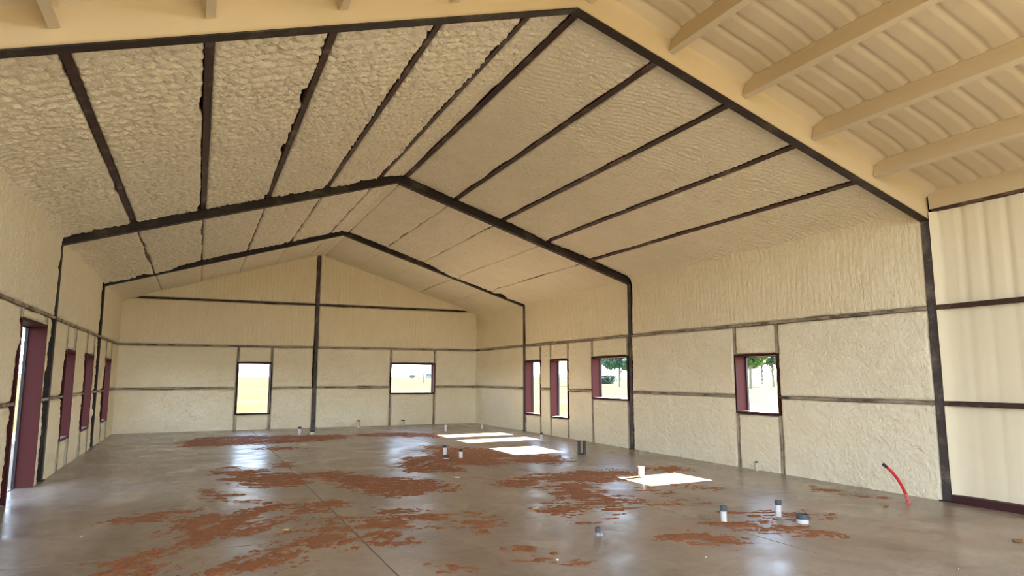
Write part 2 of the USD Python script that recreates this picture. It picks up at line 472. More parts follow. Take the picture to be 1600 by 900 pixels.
gx = np.unique(np.concatenate([np.linspace(-3500, 3500, 57), np.linspace(-240, 260, 168), np.linspace(-24, 34, 117)]))
gy = np.unique(np.concatenate([np.linspace(-2500, 3900, 57), np.linspace(-160, 360, 176), np.linspace(-24, 44, 137)]))
GX, GY = np.meshgrid(gx, gy, indexing='ij')
GP = np.stack([GX, GY, 0 * GX], -1)
GZ = -0.17 + 0.04 * (meshkit.fbm(GP * 0.4, 3, 61) - 0.5) * soft(np.maximum(np.abs(GX - W / 2) - 8, np.abs(GY - 9) - 14), 2.0)
m_, k_ = GX.shape
ii, jj = np.meshgrid(np.arange(m_ - 1), np.arange(k_ - 1), indexing='ij')
i0 = (ii * k_ + jj).ravel()
gq = np.stack([i0, i0 + k_, i0 + k_ + 1, i0 + 1], 1)
lawn = np.exp(-(((GX - 68) / 26) ** 2 + ((GY - 68) / 24) ** 2) ** 2) * (0.6 + 0.8 * meshkit.fbm(GP * 0.1, 3, 62))
out_d = np.maximum(np.maximum(-GX, GX - W), np.maximum(Y0 - GY, GY - YE))
bounce_ground = np.clip(1.25 - out_d / np.where(GY < 4, 7.0, 3.5) + 0.8 * (meshkit.fbm(GP * 0.3, 4, 63) - 0.5), 0, 1)  # added pale ground, throws sunlight up onto the ceiling
g_ = obj('ground', (np.stack([GX, GY, GZ], -1).reshape(-1, 3), gq), 'field', None, smooth=True, primvars={'lawn': np.clip(lawn, 0, 0.9).ravel(), 'bounce_ground': bounce_ground.ravel()})
meta(g_, 'dry yellow grass field outside with pale ground added round the building to bounce light', 'ground', kind='structure')

# mud: outlines measured on the floor of the photograph (pixels turned into points of the floor), third value = how broken up it is
MUD = [
    (0.10, [(472, 739), (517, 737), (555, 744), (607, 747), (662, 751), (705, 757), (695, 765), (650, 771), (620, 775), (580, 767), (540, 755), (500, 747)]),
    (0.30, [(365, 741), (412, 740), (462, 741), (470, 755), (425, 761), (385, 756), (350, 752)]),
    (0.12, [(292, 690), (322, 684), (400, 681), (540, 680), (540, 685), (475, 690), (400, 694), (350, 696), (292, 698)]),
    (0.20, [(337, 741), (362, 731), (400, 734), (400, 740)]),
    (0.15, [(312, 767), (332, 769), (355, 776), (345, 782)]),
    (0.08, [(240, 839), (275, 825), (295, 810), (312, 805), (355, 805), (400, 800), (400, 822), (385, 835), (325, 841), (307, 850), (312, 835), (275, 832)]),
    (0.30, [(175, 817), (237, 802), (295, 797), (300, 802), (262, 807), (225, 815)]),
    (0.12, [(150, 897), (175, 875), (217, 866), (240, 872), (235, 882), (210, 900)]),
    (0.12, [(250, 893), (300, 890), (370, 877), (400, 872), (460, 868), (450, 877), (400, 890), (330, 898)]),
    (0.05, [(400, 784), (450, 787), (445, 794), (400, 800)]),
    (0.05, [(462, 789), (507, 787), (515, 790), (475, 799), (461, 797)]),
    (0.15, [(400, 815), (460, 810), (450, 814), (400, 822)]),
    (0.08, [(467, 831), (500, 825), (525, 812), (540, 822), (520, 835), (557, 842), (555, 850), (500, 852), (462, 854), (437, 864), (422, 859), (462, 847), (505, 835)]),
    (0.10, [(400, 875), (437, 863), (440, 867), (405, 880)]),
    (0.05, [(602, 797), (642, 797), (637, 805), (625, 815), (622, 830), (625, 847), (612, 847), (610, 835), (582, 847), (577, 830), (572, 817), (607, 807)]),
    (0.45, [(640, 800), (675, 802), (710, 810), (687, 822), (655, 817)]),
    (0.60, [(720, 797), (762, 805), (780, 817), (755, 835), (730, 825)]),
    (0.25, [(672, 897), (690, 887), (710, 884), (722, 895), (710, 892), (687, 898)]),
    (0.20, [(620, 727), (640, 717), (675, 712), (750, 712), (790, 722), (770, 727), (700, 722), (712, 736), (637, 737)]),
    (0.15, [(550, 679), (625, 676), (682, 678), (687, 684), (645, 682), (575, 682)]),
    (0.20, [(670, 697), (762, 702), (800, 712), (725, 720), (675, 715)]),
    (0.15, [(425, 726), (447, 724), (445, 729)]),
    (0.20, [(400, 700), (440, 699), (470, 701), (430, 703)]),
    (0.12, [(775, 756), (800, 752), (825, 750), (840, 742), (880, 741), (940, 736), (950, 734), (970, 736), (990, 740), (975, 747), (930, 752), (910, 755), (865, 750), (832, 757), (800, 760)]),
    (0.10, [(860, 750), (895, 757), (920, 765), (925, 772), (950, 775), (995, 780), (1015, 785), (975, 787), (960, 795), (940, 787), (920, 792), (887, 802), (850, 797), (875, 787), (900, 780), (875, 765), (850, 760)]),
    (0.12, [(1015, 731), (1057, 730), (1065, 735), (1040, 737), (1017, 736)]),
    (0.08, [(800, 712), (837, 710), (865, 712), (882, 720), (862, 725), (800, 721)]),
    (0.45, [(985, 761), (1025, 766), (1060, 767), (1050, 775), (1025, 771)]),
    (0.45, [(1062, 757), (1090, 760), (1130, 762), (1125, 766), (1075, 762)]),
    (0.50, [(1000, 782), (1050, 782), (1090, 781), (1090, 786), (1050, 787)]),
    (0.30, [(1135, 797), (1162, 802), (1200, 807), (1200, 814), (1162, 807)]),
    (0.25, [(1115, 817), (1145, 815), (1200, 824), (1200, 828), (1162, 825)]),
    (0.40, [(1042, 842), (1055, 832), (1100, 835), (1150, 845), (1160, 850), (1145, 854), (1092, 845), (1070, 840)]),
    (0.20, [(820, 861), (827, 862), (842, 875), (837, 876)]),
    (0.40, [(850, 863), (907, 875), (905, 878), (887, 874)]),
    (0.40, [(882, 811), (892, 810), (900, 816), (887, 816)]),
    (0.40, [(940, 812), (980, 802), (950, 814)]),
    (0.40, [(1200, 802), (1250, 799), (1300, 807), (1275, 811), (1232, 810)]),
    (0.35, [(1200, 822), (1250, 822), (1275, 827), (1300, 837), (1262, 835), (1200, 829)]),
    (0.30, [(1265, 761), (1300, 764), (1320, 769), (1287, 767)]),
    (0.35, [(1320, 772), (1345, 771), (1375, 776), (1342, 774)]),
]
MRES = 0.0125
mx = np.arange(0.0, W - 0.02, MRES)
my = np.arange(3.4, 19.5, MRES * 1.6)
MX, MY = np.meshgrid(mx, my, indexing='ij')
field = np.full(MX.shape, -1.5)
MPT = np.stack([MX, MY, 0 * MX], -1)
ang = 0.9 + 1.3 * (meshkit.fbm(np.stack([MX * 0.35, MY * 0.3, 0 * MX], -1), 2, 70) - 0.5) * 2
FP = np.stack([MX, MY], -1)


def smear(theta, along, across, octs, sd):
    c, s_ = math.cos(theta), math.sin(theta)
    return meshkit.fbm(np.stack([(MX * c + MY * s_) * along, (-MX * s_ + MY * c) * across, 0 * MX + sd], -1), octs, sd)


# two smear directions blended by a slow noise: boots, brooms and hoses did not all go one way
mixw = np.clip((meshkit.fbm(np.stack([MX * 0.45, MY * 0.35, 0 * MX + 1], -1), 2, 70) - 0.5) * 6 + 0.5, 0, 1)
streak = smear(0.75, 2.6, 11.0, 5, 71) * mixw + smear(-0.35, 2.6, 11.0, 5, 72) * (1 - mixw)
flake = 1 - np.abs(2 * meshkit.fbm(np.stack([MX * 9 + 3, MY * 8, 0 * MX + 2], -1), 3, 73) - 1)
fine = smear(0.9, 12.0, 30.0, 2, 77) * mixw + smear(-0.3, 12.0, 30.0, 2, 78) * (1 - mixw)
grain = meshkit.noise(np.stack([MX * 44, MY * 40, 0 * MX + 4], -1), 75)
for broken, pts in MUD:
    P2 = np.array([on_floor(*p)[:2] for p in pts])
    poly = Polygon(P2).buffer(0)
    x0, y0, x1, y1 = poly.bounds
    a0, a1 = np.searchsorted(mx, [x0 - 0.7, x1 + 0.7]); b0, b1 = np.searchsorted(my, [y0 - 0.7, y1 + 0.7])
    if a1 <= a0 or b1 <= b0:
        continue
    ins = shapely.contains_xy(poly, MX[a0:a1, b0:b1], MY[a0:a1, b0:b1])
    din = ndimage.distance_transform_edt(ins, sampling=[MRES, MRES * 1.6])
    dout = ndimage.distance_transform_edt(~ins, sampling=[MRES, MRES * 1.6])
    f = np.clip((din - dout) / 0.28, -1.2, 0.55) - broken * 0.75 + 0.10
    field[a0:a1, b0:b1] = np.maximum(field[a0:a1, b0:b1], f)
mudf = field - 0.17 + (streak - 0.5) * 3.5 + (flake - 0.62) * 1.3 + (grain - 0.5) * 1.1 + (fine - 0.5) * 2.3
mudf = mudf - 4 * np.clip(-0.75 - field, 0, 1) - 8 * np.clip(0.16 - np.minimum(MX, W - MX), 0, 1) * 10
mud_h = np.clip(mudf, -0.4, 0.9) * 0.009
soft_mask = ndimage.gaussian_filter(np.clip(field + 0.35, 0, 1), 14)
wide_mask = ndimage.gaussian_filter(np.clip(field + 0.45, 0, 1), 45)

floor = thing('floor', 'sealed grey brown concrete slab with saw cut joints and red clay stains', 'floor', kind='structure')
JX, JY = [3.29, 6.59], [3.1, 6.4, 9.7, 13.05, 16.4]
xs = [-0.02] + JX + [W + 0.02]
ys = [Y0] + [-0.3] + JY + [YE + 0.02]
GAP = 0.0045


def clay_at(X, Y):
    i = np.clip((X / MRES), 0, len(mx) - 1); j = np.clip((Y - 3.4) / (MRES * 1.6), 0, len(my) - 1)
    s1 = ndimage.map_coordinates(soft_mask, [i, j], order=1); s2 = ndimage.map_coordinates(wide_mask, [i, j], order=1)
    v = 0.85 * s1 + 0.6 * s2
    for cx, cy, rx, ry, k in ((8.2, 4.1, 1.8, 0.7, 0.42), (6.3, 5.2, 1.2, 0.6, 0.3), (4.0, 5.3, 1.2, 0.4, 0.25), (7.3, 13.5, 2.2, 4.0, 0.25), (5.6, 8.6, 2.0, 0.9, 0.22), (8.6, 5.6, 0.9, 0.5, 0.3)):
        v = v + k * np.exp(-((X - cx) / rx) ** 2 - ((Y - cy) / ry) ** 2)
    return np.clip(v, 0, 1) * (Y > 2.5)


for xa, xb in zip(xs[:-1], xs[1:]):
    for ya, yb in zip(ys[:-1], ys[1:]):
        nx, ny = max(2, int((xb - xa) / 0.06)), max(2, int((yb - ya) / 0.06))
        ux = np.concatenate([[xa + GAP], np.linspace(xa + GAP + 0.004, xb - GAP - 0.004, nx), [xb - GAP]])
        uy = np.concatenate([[ya + GAP], np.linspace(ya + GAP + 0.004, yb - GAP - 0.004, ny), [yb - GAP]])
        X, Y = np.meshgrid(ux, uy, indexing='ij')
        Z = np.zeros_like(X); Z[0] = Z[-1] = -0.004; Z[:, 0] = -0.004; Z[:, -1] = -0.004
        m, k = X.shape
        ii, jj = np.meshgrid(np.arange(m - 1), np.arange(k - 1), indexing='ij'); i0 = (ii * k + jj).ravel()
        q = np.stack([i0, i0 + k, i0 + k + 1, i0 + 1], 1)
        idx = np.arange(m * k).reshape(m, k)
        ring = np.concatenate([idx[:-1, 0], idx[-1, :-1], idx[:0:-1, -1], idx[0, :0:-1]])
        v = np.stack([X, Y, Z], -1).reshape(-1, 3)
        low = v[ring] * A(1, 1, 0) + A(0, 0, -0.03)
        j = np.arange(len(ring)); b0 = len(v)
        q = np.vstack([q, np.stack([ring, b0 + j, b0 + (j + 1) % len(ring), ring[(j + 1) % len(ring)]], 1)])
        v = np.vstack([v, low])
        obj('slab_panel', (v, q), 'concrete', floor, smooth=False, primvars={'clay': clay_at(v[:, 0], v[:, 1])})
obj('slab_base', bx(-0.24, W + 0.24, Y0 - 0.1, YE + 0.24, -0.3, -0.025), 'concrete', floor, smooth=False)

on = mudf > 0
cell = on[:-1, :-1] | on[1:, :-1] | on[:-1, 1:] | on[1:, 1:]
ci, cj = np.nonzero(cell)
nk = MX.shape[1]
q = np.stack([ci * nk + cj, (ci + 1) * nk + cj, (ci + 1) * nk + cj + 1, ci * nk + cj + 1], 1)
used, inv = np.unique(q, return_inverse=True)
mv = np.stack([MX.ravel()[used], MY.ravel()[used], mud_h.ravel()[used] + 0.0004], 1)
md = obj('mud', (mv, inv.reshape(q.shape)), 'mud', None, smooth=True)
meta(md, 'red clay mud tracked in smears and flakes across the concrete floor', 'mud', kind='stuff')

# ================================================================== WALLS
wall_right = thing('wall_right', 'right wall of cream spray foam between dark girts and posts', 'wall', kind='structure')
wall_left = thing('wall_left', 'left wall of cream spray foam with a doorway and narrow windows', 'wall', kind='structure')
wall_back = thing('wall_back', 'far gable wall of cream spray foam with two windows', 'wall', kind='structure')
ceiling = thing('ceiling', 'pitched roof underside of cream spray foam between dark purlins', 'ceiling', kind='structure')

EX, EY, EZ = A(1, 0, 0), A(0, 1, 0), A(0, 0, 1)
SIDES = {'right': (wall_right, A(W, 0, 0), EY, A(-1, 0, 0), WIN_R), 'left': (wall_left, A(0, 0, 0), EY, A(1, 0, 0), WIN_L)}
seed = 100
GH = 0.019
JW = 0.034                                        # face width of a jamb, head or sill


def segs(a0, a1, wins):
    """[(start, end, window or None)] along a bay; jamb faces left out."""
    out, at = [], a0
    for w in sorted(wins):
        if w[0] - JW - at > 0.07:
            out.append((at, w[0] - JW, None))
        out.append((w[0], w[1], w))
        at = w[1] + JW
    if a1 - at > 0.07:
        out.append((at, a1, None))
    return out


def wall_bay(parent, O, U, N, a0, a1, wins, top, style_low, style_up, mat_low, mat_up, ends, loose, top_edge, res):
    """Cells of one bay. ends: edge kinds at the two posts. loose: how ragged the edges are."""
    global seed
    cw = 0.045 if parent is wall_back else 0.05
    lo, hi = a0 + (cw if ends[0] else 0), a1 - (cw if ends[1] else 0)
    left = parent is wall_left
    pe = ('gap', 0.000, 0.010 * loose, 0.028 * loose)
    je = ('gap', 0.000, 0.007 * loose, 0.010 * loose)
    pn, jn = (('gap', 0.030, 0.022, 0.075, 0.085, 0.32), ('gap', 0.014, 0.016, 0.06, 0.05, 0.20)) if left else (pe, je)
    ge = ('gap', -0.004, 0.007, 0.014)
    jo = ('join', 0.02, 0.0)
    co = ('join', 0.10, 0.05)
    for s0, s1, w in segs(lo, hi, wins):
        ea = (pe if ends[0] else co) if s0 == lo else je
        eb = (pn if ends[1] else co) if s1 == hi else jn
        rows = [(0, G1 - GH, jo, ge), (G1 + GH, G2 - GH, ge, ge)] if w is None else [(0, w[2] - JW, jo, je), (w[3] + JW, G2 - GH, je, ge)]
        for z0, z1, e0, e1 in rows:
            if z1 - z0 < 0.08:
                continue
            seed += 1
            put_foam(parent, foam_panel(O + s0 * U + z0 * EZ, U, EZ, N, s1 - s0, z1 - z0, (ea, eb, e0, e1), style_low, res, seed), mat_low)
    seed += 1
    ea, eb = (pe if ends[0] else co), (pn if ends[1] else co)
    put_foam(parent, foam_panel(O + lo * U + (G2 + GH) * EZ, U, EZ, N, hi - lo, top - G2 - GH, (ea, eb, ge, top_edge), style_up, res, seed), mat_up)


for side, (parent, O, U, N, wins) in SIDES.items():
    loose = 1.0 if side == 'right' else 1.5
    for b, (y0, y1) in enumerate(((F1, F2), (F2, F3), (F3, YE))):
        ww = [w for w in wins if y0 < w[0] < y1]
        wall_bay(parent, O, U, N, y0, y1, ww, E + HP, 'wall', 'comb_soft' if side == 'right' else 'wall', 'foam_wall', 'foam_wall_combed' if side == 'right' else 'foam_wall',
                 (True, b < 2), loose, ('join', 0.03, 0.06), 0.025 if b < 2 else 0.035)
    for r in sheet_rects(Y0, YE + TW, -0.16, E + HP + 0.22, wins):
        x0 = W + TW if side == 'right' else -TW - 0.02
        obj('wall_sheet', bx(x0, x0 + 0.02, r[0], r[1], r[2], r[3]), 'sheet_dark' if False else 'maroon_metal', parent, smooth=False)

# far gable wall: two halves beside the middle post
PX = 4.93
O_E = A(0, YE, 0)
NE = A(0, -1, 0)
for a0, a1, ends in ((0.0, PX, (False, True)), (PX, W, (True, False))):
    ww = [w for w in WIN_E if a0 < w[0] < a1]
    wall_bay(wall_back, O_E, EX, NE, a0, a1, ww, G3 - GH, 'wall', 'comb', 'foam_wall', 'foam_wall_combed', ends, 0.9, ('gap', -0.004, 0.008, 0.014), 0.028)
    lo, hi = (a0, a1 - 0.045) if a0 == 0 else (a0 + 0.045, a1)
    # gable field above the top girt: the cells follow the roof slope
    seed += 1
    if a0 == 0:
        shear = lambda u, v: 0 * u
    z0 = G3 + 0.03
    u_ = np.linspace(lo, hi, 190)
    nv = 56
    top = roof_z(u_, HP + 0.04)
    Ug, Tg = np.meshgrid(u_, np.linspace(0, 1, nv), indexing='ij')
    Zg = np.minimum(z0, top - 0.02)[:, None] + Tg * (top - np.minimum(z0, top - 0.02))[:, None]
    Pg = np.stack([Ug, 0 * Ug + YE, Zg], -1)
    hg = -0.008 + foam_field(Pg, 'comb')
    dpost = (hi - Ug) if a0 == 0 else (Ug - lo)
    dg = Zg - z0
    qd = np.maximum(np.clip(1 - dpost / 0.045, 0, 1), np.clip(1 - dg / 0.045, 0, 1))
    hg -= 0.034 * (1 - np.sqrt(1 - qd * qd))
    dtop = roof_z(Ug, HP) - Zg
    hg += 0.05 * np.clip(1 - dtop / 0.22, 0, 1) ** 2
    Gv = Pg + hg[..., None] * NE
    m, k = Ug.shape
    ii, jj = np.meshgrid(np.arange(m - 1), np.arange(k - 1), indexing='ij'); i0 = (ii * k + jj).ravel()
    gq2 = np.stack([i0, i0 + k, i0 + k + 1, i0 + 1], 1)
    idx = np.arange(m * k).reshape(m, k)
    ring = np.concatenate([idx[:-1, 0], idx[-1, :-1], idx[:0:-1, -1], idx[0, :0:-1]])
    vv = Gv.reshape(-1, 3); sk = Pg.reshape(-1, 3)[ring] + A(0, 0.15, 0)
    j = np.arange(len(ring)); b0 = len(vv)
    gq2 = np.vstack([gq2, np.stack([ring, b0 + j, b0 + (j + 1) % len(ring), ring[(j + 1) % len(ring)]], 1)])
    tm = trimesh.Trimesh(np.vstack([vv, sk]), np.vstack([gq2[:, [0, 1, 2]], gq2[:, [0, 2, 3]]]), process=False)
    put_foam(wall_back, tm, 'foam_wall_combed')
for r in sheet_rects(-TW, W + TW, -0.16, E + HP, WIN_E):
    obj('wall_sheet', bx(r[0], r[1], YE + TW, YE + TW + 0.02, r[2], r[3]), 'maroon_metal', wall_back, smooth=False)
gab = Polygon([(-TW, E + HP), (W + TW, E + HP), (W + TW, E + 0.37), (W / 2, R + 0.43), (-TW, E + 0.37)])
obj('wall_sheet', extrude_y(gab, YE + TW, YE + TW + 0.02), 'maroon_metal', wall_back, smooth=False)

# the near bay's right wall: thin smooth foam following the wall sheet's ribs, recessed behind the girts
def rib(u, period=0.245, width=0.075, deep=0.022, ph=0.0):
    t = ((u + ph) / period) % 1.0
    d = np.minimum(t, 1 - t) * period
    return -deep * np.clip(1.25 - d / (width * 0.5), 0, 1) ** 0.8


for parent, O, N in ((wall_right, A(W, 0, 0), A(-1, 0, 0)), (wall_left, A(0, 0, 0), A(1, 0, 0))):
    for z0, z1 in ((0.09, G1 - 0.03), (G1 + 0.03, G2 - 0.03), (G2 + 0.03, E + 0.10)):
        seed += 1
        y0, y1 = Y0, F1 - 0.055
        m = foam_panel(O + y0 * EY + z0 * EZ, EY, EZ, N, y1 - y0, z1 - z0, (('join', 0, 0), ('join', -0.005, 0.06), ('join', 0.0, 0.0), ('join', 0.0, 0.0)), 'smooth', 0.03, seed, depth=0.14,
                       extra=lambda u, v, k=(0.6 if z0 > G2 else 0.22): rib(u) * k, base=-0.055)
        put_foam(parent, m, 'foam_smooth_wall')

# ================================================================== CEILING
SL = {'left': (A(0, 0, E), A(CT, 0, ST), A(ST, 0, -CT)), 'right': (A(W, 0, E), A(-CT, 0, ST), A(-ST, 0, -CT))}
for b, (y0, y1) in enumerate(((F1, F2), (F2, F3), (F3, YE))):
    for side in ('left', 'right'):
        O, U, N = SL[side]
        O = O + A(0, 0, HP)
        xsn = PL if side == 'left' else [W - x for x in PR[::-1]]
        stops = [0.0] + xsn + [W / 2]
        gl = {('left', 0): ('gap', 0.006, 0.010, 0.045), ('right', 0): ('gap', -0.004, 0.006, 0.014), ('left', 1): ('gap', -0.022, 0.013, 0.025), ('right', 1): ('gap', -0.034, 0.008, 0.016)}.get((side, b), ('gap', -0.036, 0.008, 0.012))
        for i, (x0, x1) in enumerate(zip(stops[:-1], stops[1:])):
            hw = 0.033
            u0 = x0 / CT + (hw if i else 0); u1 = x1 / CT - (hw if i < len(stops) - 2 else 0)
            eu0 = gl if i else ('join', 0.03, 0.06)
            eu1 = gl if i < len(stops) - 2 else ('join', 0.01, 0.02)
            if side == 'left' and b == 0:
                eu0 = ('gap', 0.0, 0.006, 0.006) if i else eu0
            fe = ('gap', 0.012, 0.012, 0.04) if b < 2 else ('gap', 0.004, 0.01, 0.02)
            ev0, ev1 = fe, (fe if b < 2 else ('join', 0.08, 0.05))
            v0, v1 = y0 + FLW * 0.4, y1 - (FLW * 0.4 if b < 2 else 0)
            seed += 1
            st = 'rough' if side == 'left' else 'ceil'
            res = {0: 0.0165 if side == 'left' else 0.02, 1: 0.024, 2: 0.04}[b]
            if x1 - x0 < 0.5 and b:
                res *= 0.8
            bs, rn = {('left', 1): (0.012, 0.035), ('right', 1): (0.022, 0.022)}.get((side, b), (0.026, 0.02) if b == 2 else (-0.008, 0.045))
            def creep(u, v, u0=u0, lv=v1 - v0, b=b, side=side):
                # foam run down over the rafter's web in places
                if b == 2:
                    return 0 * u
                run = (u + u0) * CT
                lim = {('left', 0): (0.0, 0.9), ('right', 0): (1.5, 2.6), ('left', 1): (0.0, 1.35), ('right', 1): (0.0, 2.6)}[(side, b)]
                m_ = soft(run - lim[0], 0.05) * soft(lim[1] - run, 0.08) * (0.25 + 0.75 * np.clip((n1d(run, 15 + b, 3.0) - 0.35) * 5, 0, 1))
                return {0: 0.055, 1: 0.105}[b] * m_ * np.clip(1 - (lv - v) / 0.16, 0, 1) ** 1.5
            m = foam_panel(O + u0 * U + v0 * EY, U, EY, N, u1 - u0, v1 - v0, (eu0, eu1, ev0, ev1), st, res, seed, depth=0.15, base=bs, rnd=rn, extra=creep)
            put_foam(ceiling, m, 'foam_ceiling_rough' if side == 'left' else 'foam_ceiling')

# near bay: thin smooth foam over the ribbed roof sheet, high between the purlins
HN = 0.36
for side in ('left', 'right'):
    O, U, N = SL[side]
    O = O + A(0, 0, HN)
    xsn = PL if side == 'left' else [W - x for x in PR[::-1]]
    stops = [0.0] + xsn + [W / 2]
    for i, (x0, x1) in enumerate(zip(stops[:-1], stops[1:])):
        seed += 1
        v0, v1 = Y0, F1 - 0.03
        m = foam_panel(O + x0 / CT * U + v0 * EY, U, EY, N, (x1 - x0) / CT, v1 - v0, (('join', 0, 0.03), ('join', 0, 0.03), ('join', 0, 0), ('join', 0, 0.06)), 'smooth', 0.0245 if i else 0.03, seed, depth=0.04,
                       extra=lambda u, v: rib(v, 0.245, 0.055, 0.016, 0.05), base=0.0)
        obj('roof_panel', m, 'foam_smooth_roof', ceiling, smooth=60)
for side in ('left', 'right'):
    x0, x1 = (-TW - 0.35, W / 2) if side == 'left' else (W / 2, W + TW + 0.35)
    p = Polygon([(x0, roof_z(x0, 0.43)), (x1, roof_z(x1, 0.43)), (x1, roof_z(x1, 0.46)), (x0, roof_z(x0, 0.46))])
    obj('roof_sheet', extrude_y(p, Y0 - 0.3, YE + TW + 0.35), 'metal_grey', ceiling, smooth=False)

# ================================================================== STEEL FRAMES
NAMES = {1: 'nearest', 2: 'middle', 3: 'farthest'}
for n, y in ((1, F1), (2, F2), (3, F3)):
    lab = {1: 'nearest dark steel portal frame, its camera side web covered in smooth foam', 2: 'middle dark steel portal frame crossing the room under the foam ceiling', 3: 'farthest dark steel portal frame next to the gable wall'}[n]
    t = thing('portal_frame', lab, 'steel frame', (W / 2, y, 0), group=None)
    for side in ('left', 'right'):
        sx = (lambda x: x) if side == 'left' else (lambda x: W - x)
        # column: inner flange flush with the foam, web behind it
        xa, xb = sorted((sx(0.0), sx(-0.012)))
        cm = 'post_steel' if side == 'right' else 'frame_steel'
        c = obj('column', bx(xa, xb, y - 0.05, y + 0.05, 0, E + 0.02), cm, t, smooth=False)
        xa, xb = sorted((sx(-0.012), sx(-0.19)))
        obj('web', bx(xa, xb, y - 0.005, y + 0.005, 0, E + 0.3), 'frame_steel', c, smooth=False)
        xa, xb = sorted((sx(0.02), sx(-0.19)))
        obj('base_plate', bx(xa, xb, y - 0.09, y + 0.09, 0.0005, 0.012), 'frame_steel', c, smooth=False)
        # rafter: bottom flange and web
        e = 0.014
        pf = Polygon([(sx(0.0), E), (W / 2, R), (W / 2, R + e), (sx(0.0), E + e)]).buffer(0)
        rf = obj('rafter', extrude_y(pf, y - FLW, y + FLW), 'frame_steel', t, smooth=False)
        pw = Polygon([(sx(-0.15), E + e - 0.15 * S), (W / 2, R + e), (W / 2, R + 0.40), (sx(-0.15), E + 0.40 - 0.15 * S)]).buffer(0)
        obj('web', extrude_y(pw, y - 0.005, y + 0.005), 'frame_steel', rf, smooth=False)
    # apex splice plates
    for s in (-1, 1):
        pass
    if n == 1:
        # foam over the camera side of the web, running smoothly up to the roof foam
        for side in ('left', 'right'):
            sx = (lambda x: x) if side == 'left' else (lambda x: W - x)
            prof = [(y - FLW + 0.004, 0.016), (y - FLW + 0.010, 0.028), (y - 0.042, 0.05), (y - 0.046, 0.26), (y - 0.065, 0.32), (y - 0.12, 0.365), (y - 0.02, 0.39), (y - 0.004, 0.016)]
            pr = Polygon(prof)
            # sweep along the slope
            m = trimesh.creation.extrude_polygon(pr, 1.0, engine='earcut')
            v = m.vertices
            X = np.where(v[:, 2] < 0.5, sx(-0.02), W / 2)
            Z = roof_z(np.where(v[:, 2] < 0.5, -0.02, W / 2)) + v[:, 1]
            m.vertices = np.stack([X, v[:, 0], Z], 1)
            m.fix_normals()
            obj('web_foam', m, 'foam_smooth', t, smooth=50, label='smooth tan foam on the web facing the camera')

# end wall middle post
t = thing('gable_post', 'tall dark steel post up the middle of the far gable wall', 'post', (PX, YE, 0))
c = obj('flange', bx(PX - 0.042, PX + 0.042, YE - 0.004, YE + 0.008, 0, roof_z(PX, HP) - 0.02), 'post_steel', t, smooth=False)
obj('web', bx(PX - 0.005, PX + 0.005, YE + 0.008, YE + 0.19, 0, roof_z(PX, HP) - 0.04), 'frame_steel', t, smooth=False)
obj('base_plate', bx(PX - 0.09, PX + 0.09, YE - 0.03, YE + 0.15, 0.0005, 0.012), 'frame_steel', t, smooth=False)

# ================================================================== PURLINS
ORD = ['first', 'second', 'third', 'fourth', 'fifth']
BAYS = [('near', Y0, F1 - 0.004), ('middle', F1 + 0.006, F2 - 0.006), ('back', F2 + 0.006, F3 - 0.006), ('last', F3 + 0.006, YE)]
BAYTXT = {'near': 'over the smooth foamed near bay', 'middle': 'between the nearest and middle frames', 'back': 'between the middle and farthest frames', 'last': 'beyond the farthest frame'}
for bay, y0, y1 in BAYS:
    for side in ('left', 'right'):
        xsn = PL[::-1] if side == 'left' else PR
        O, U, N = SL[side]
        for i, x in enumerate(xsn):
            if bay == 'last' and not (i in (1, 3)):
                continue
            d = x if side == 'left' else W - x
            c = O + A(0, 0, HP) + (d / CT) * U
            if bay == 'near':
                t = thing('foamed_purlin', f'{ORD[i]} foam coated purlin {side} of the ridge {BAYTXT[bay]}', 'roof beam', (x, y1, c[2]))
                w = 0.034
                body = Polygon([(-w, 0.004), (-w + 0.004, 0), (w - 0.004, 0), (w, 0.004), (w - 0.002, 0.02), (w - 0.012, 0.022), (w - 0.012, 0.15), (w + 0.006, 0.19), (w + 0.035, 0.213), (w + 0.035, 0.235), (-w - 0.035, 0.235), (-w - 0.035, 0.213), (-w - 0.012, 0.19), (-w - 0.002, 0.15)])
                obj('web', frame_extrude(body, A(c[0], y0, c[2]), -U if side == 'right' else U, -N, EY, y1 - 0.05 - y0), 'foam_smooth', t, smooth=40)
                lip = sbox(-w, -0.004, w, 0.004)
                obj('bottom_flange', frame_extrude(lip, A(c[0], y0, c[2]), -U if side == 'right' else U, -N, EY, y1 - 0.05 - y0), 'foam_smooth_roof', t, smooth=False, label='paler flat underside of the purlin')
            else:
                t = thing('roof_purlin', f'{ORD[i]} dark roof purlin {side} of the ridge {BAYTXT[bay]}', 'roof beam', (x, y0, c[2]))
                obj('bottom_flange', frame_extrude(sbox(-0.033, 0.0, 0.033, 0.004), A(c[0], y0, c[2]), U, -N, EY, y1 - y0), 'purlin_steel', t, smooth=False)
                obj('web', frame_extrude(unary_union([sbox(-0.033, 0.004, -0.029, 0.19), sbox(0.029, 0.004, 0.033, 0.02)]) if False else sbox(-0.033, 0.004, -0.029, 0.19), A(c[0], y0, c[2]), U, -N, EY, y1 - y0), 'purlin_steel', t, smooth=False)
                obj('lip', frame_extrude(sbox(0.029, 0.004, 0.033, 0.022), A(c[0], y0, c[2]), U, -N, EY, y1 - y0), 'purlin_steel', t, smooth=False)

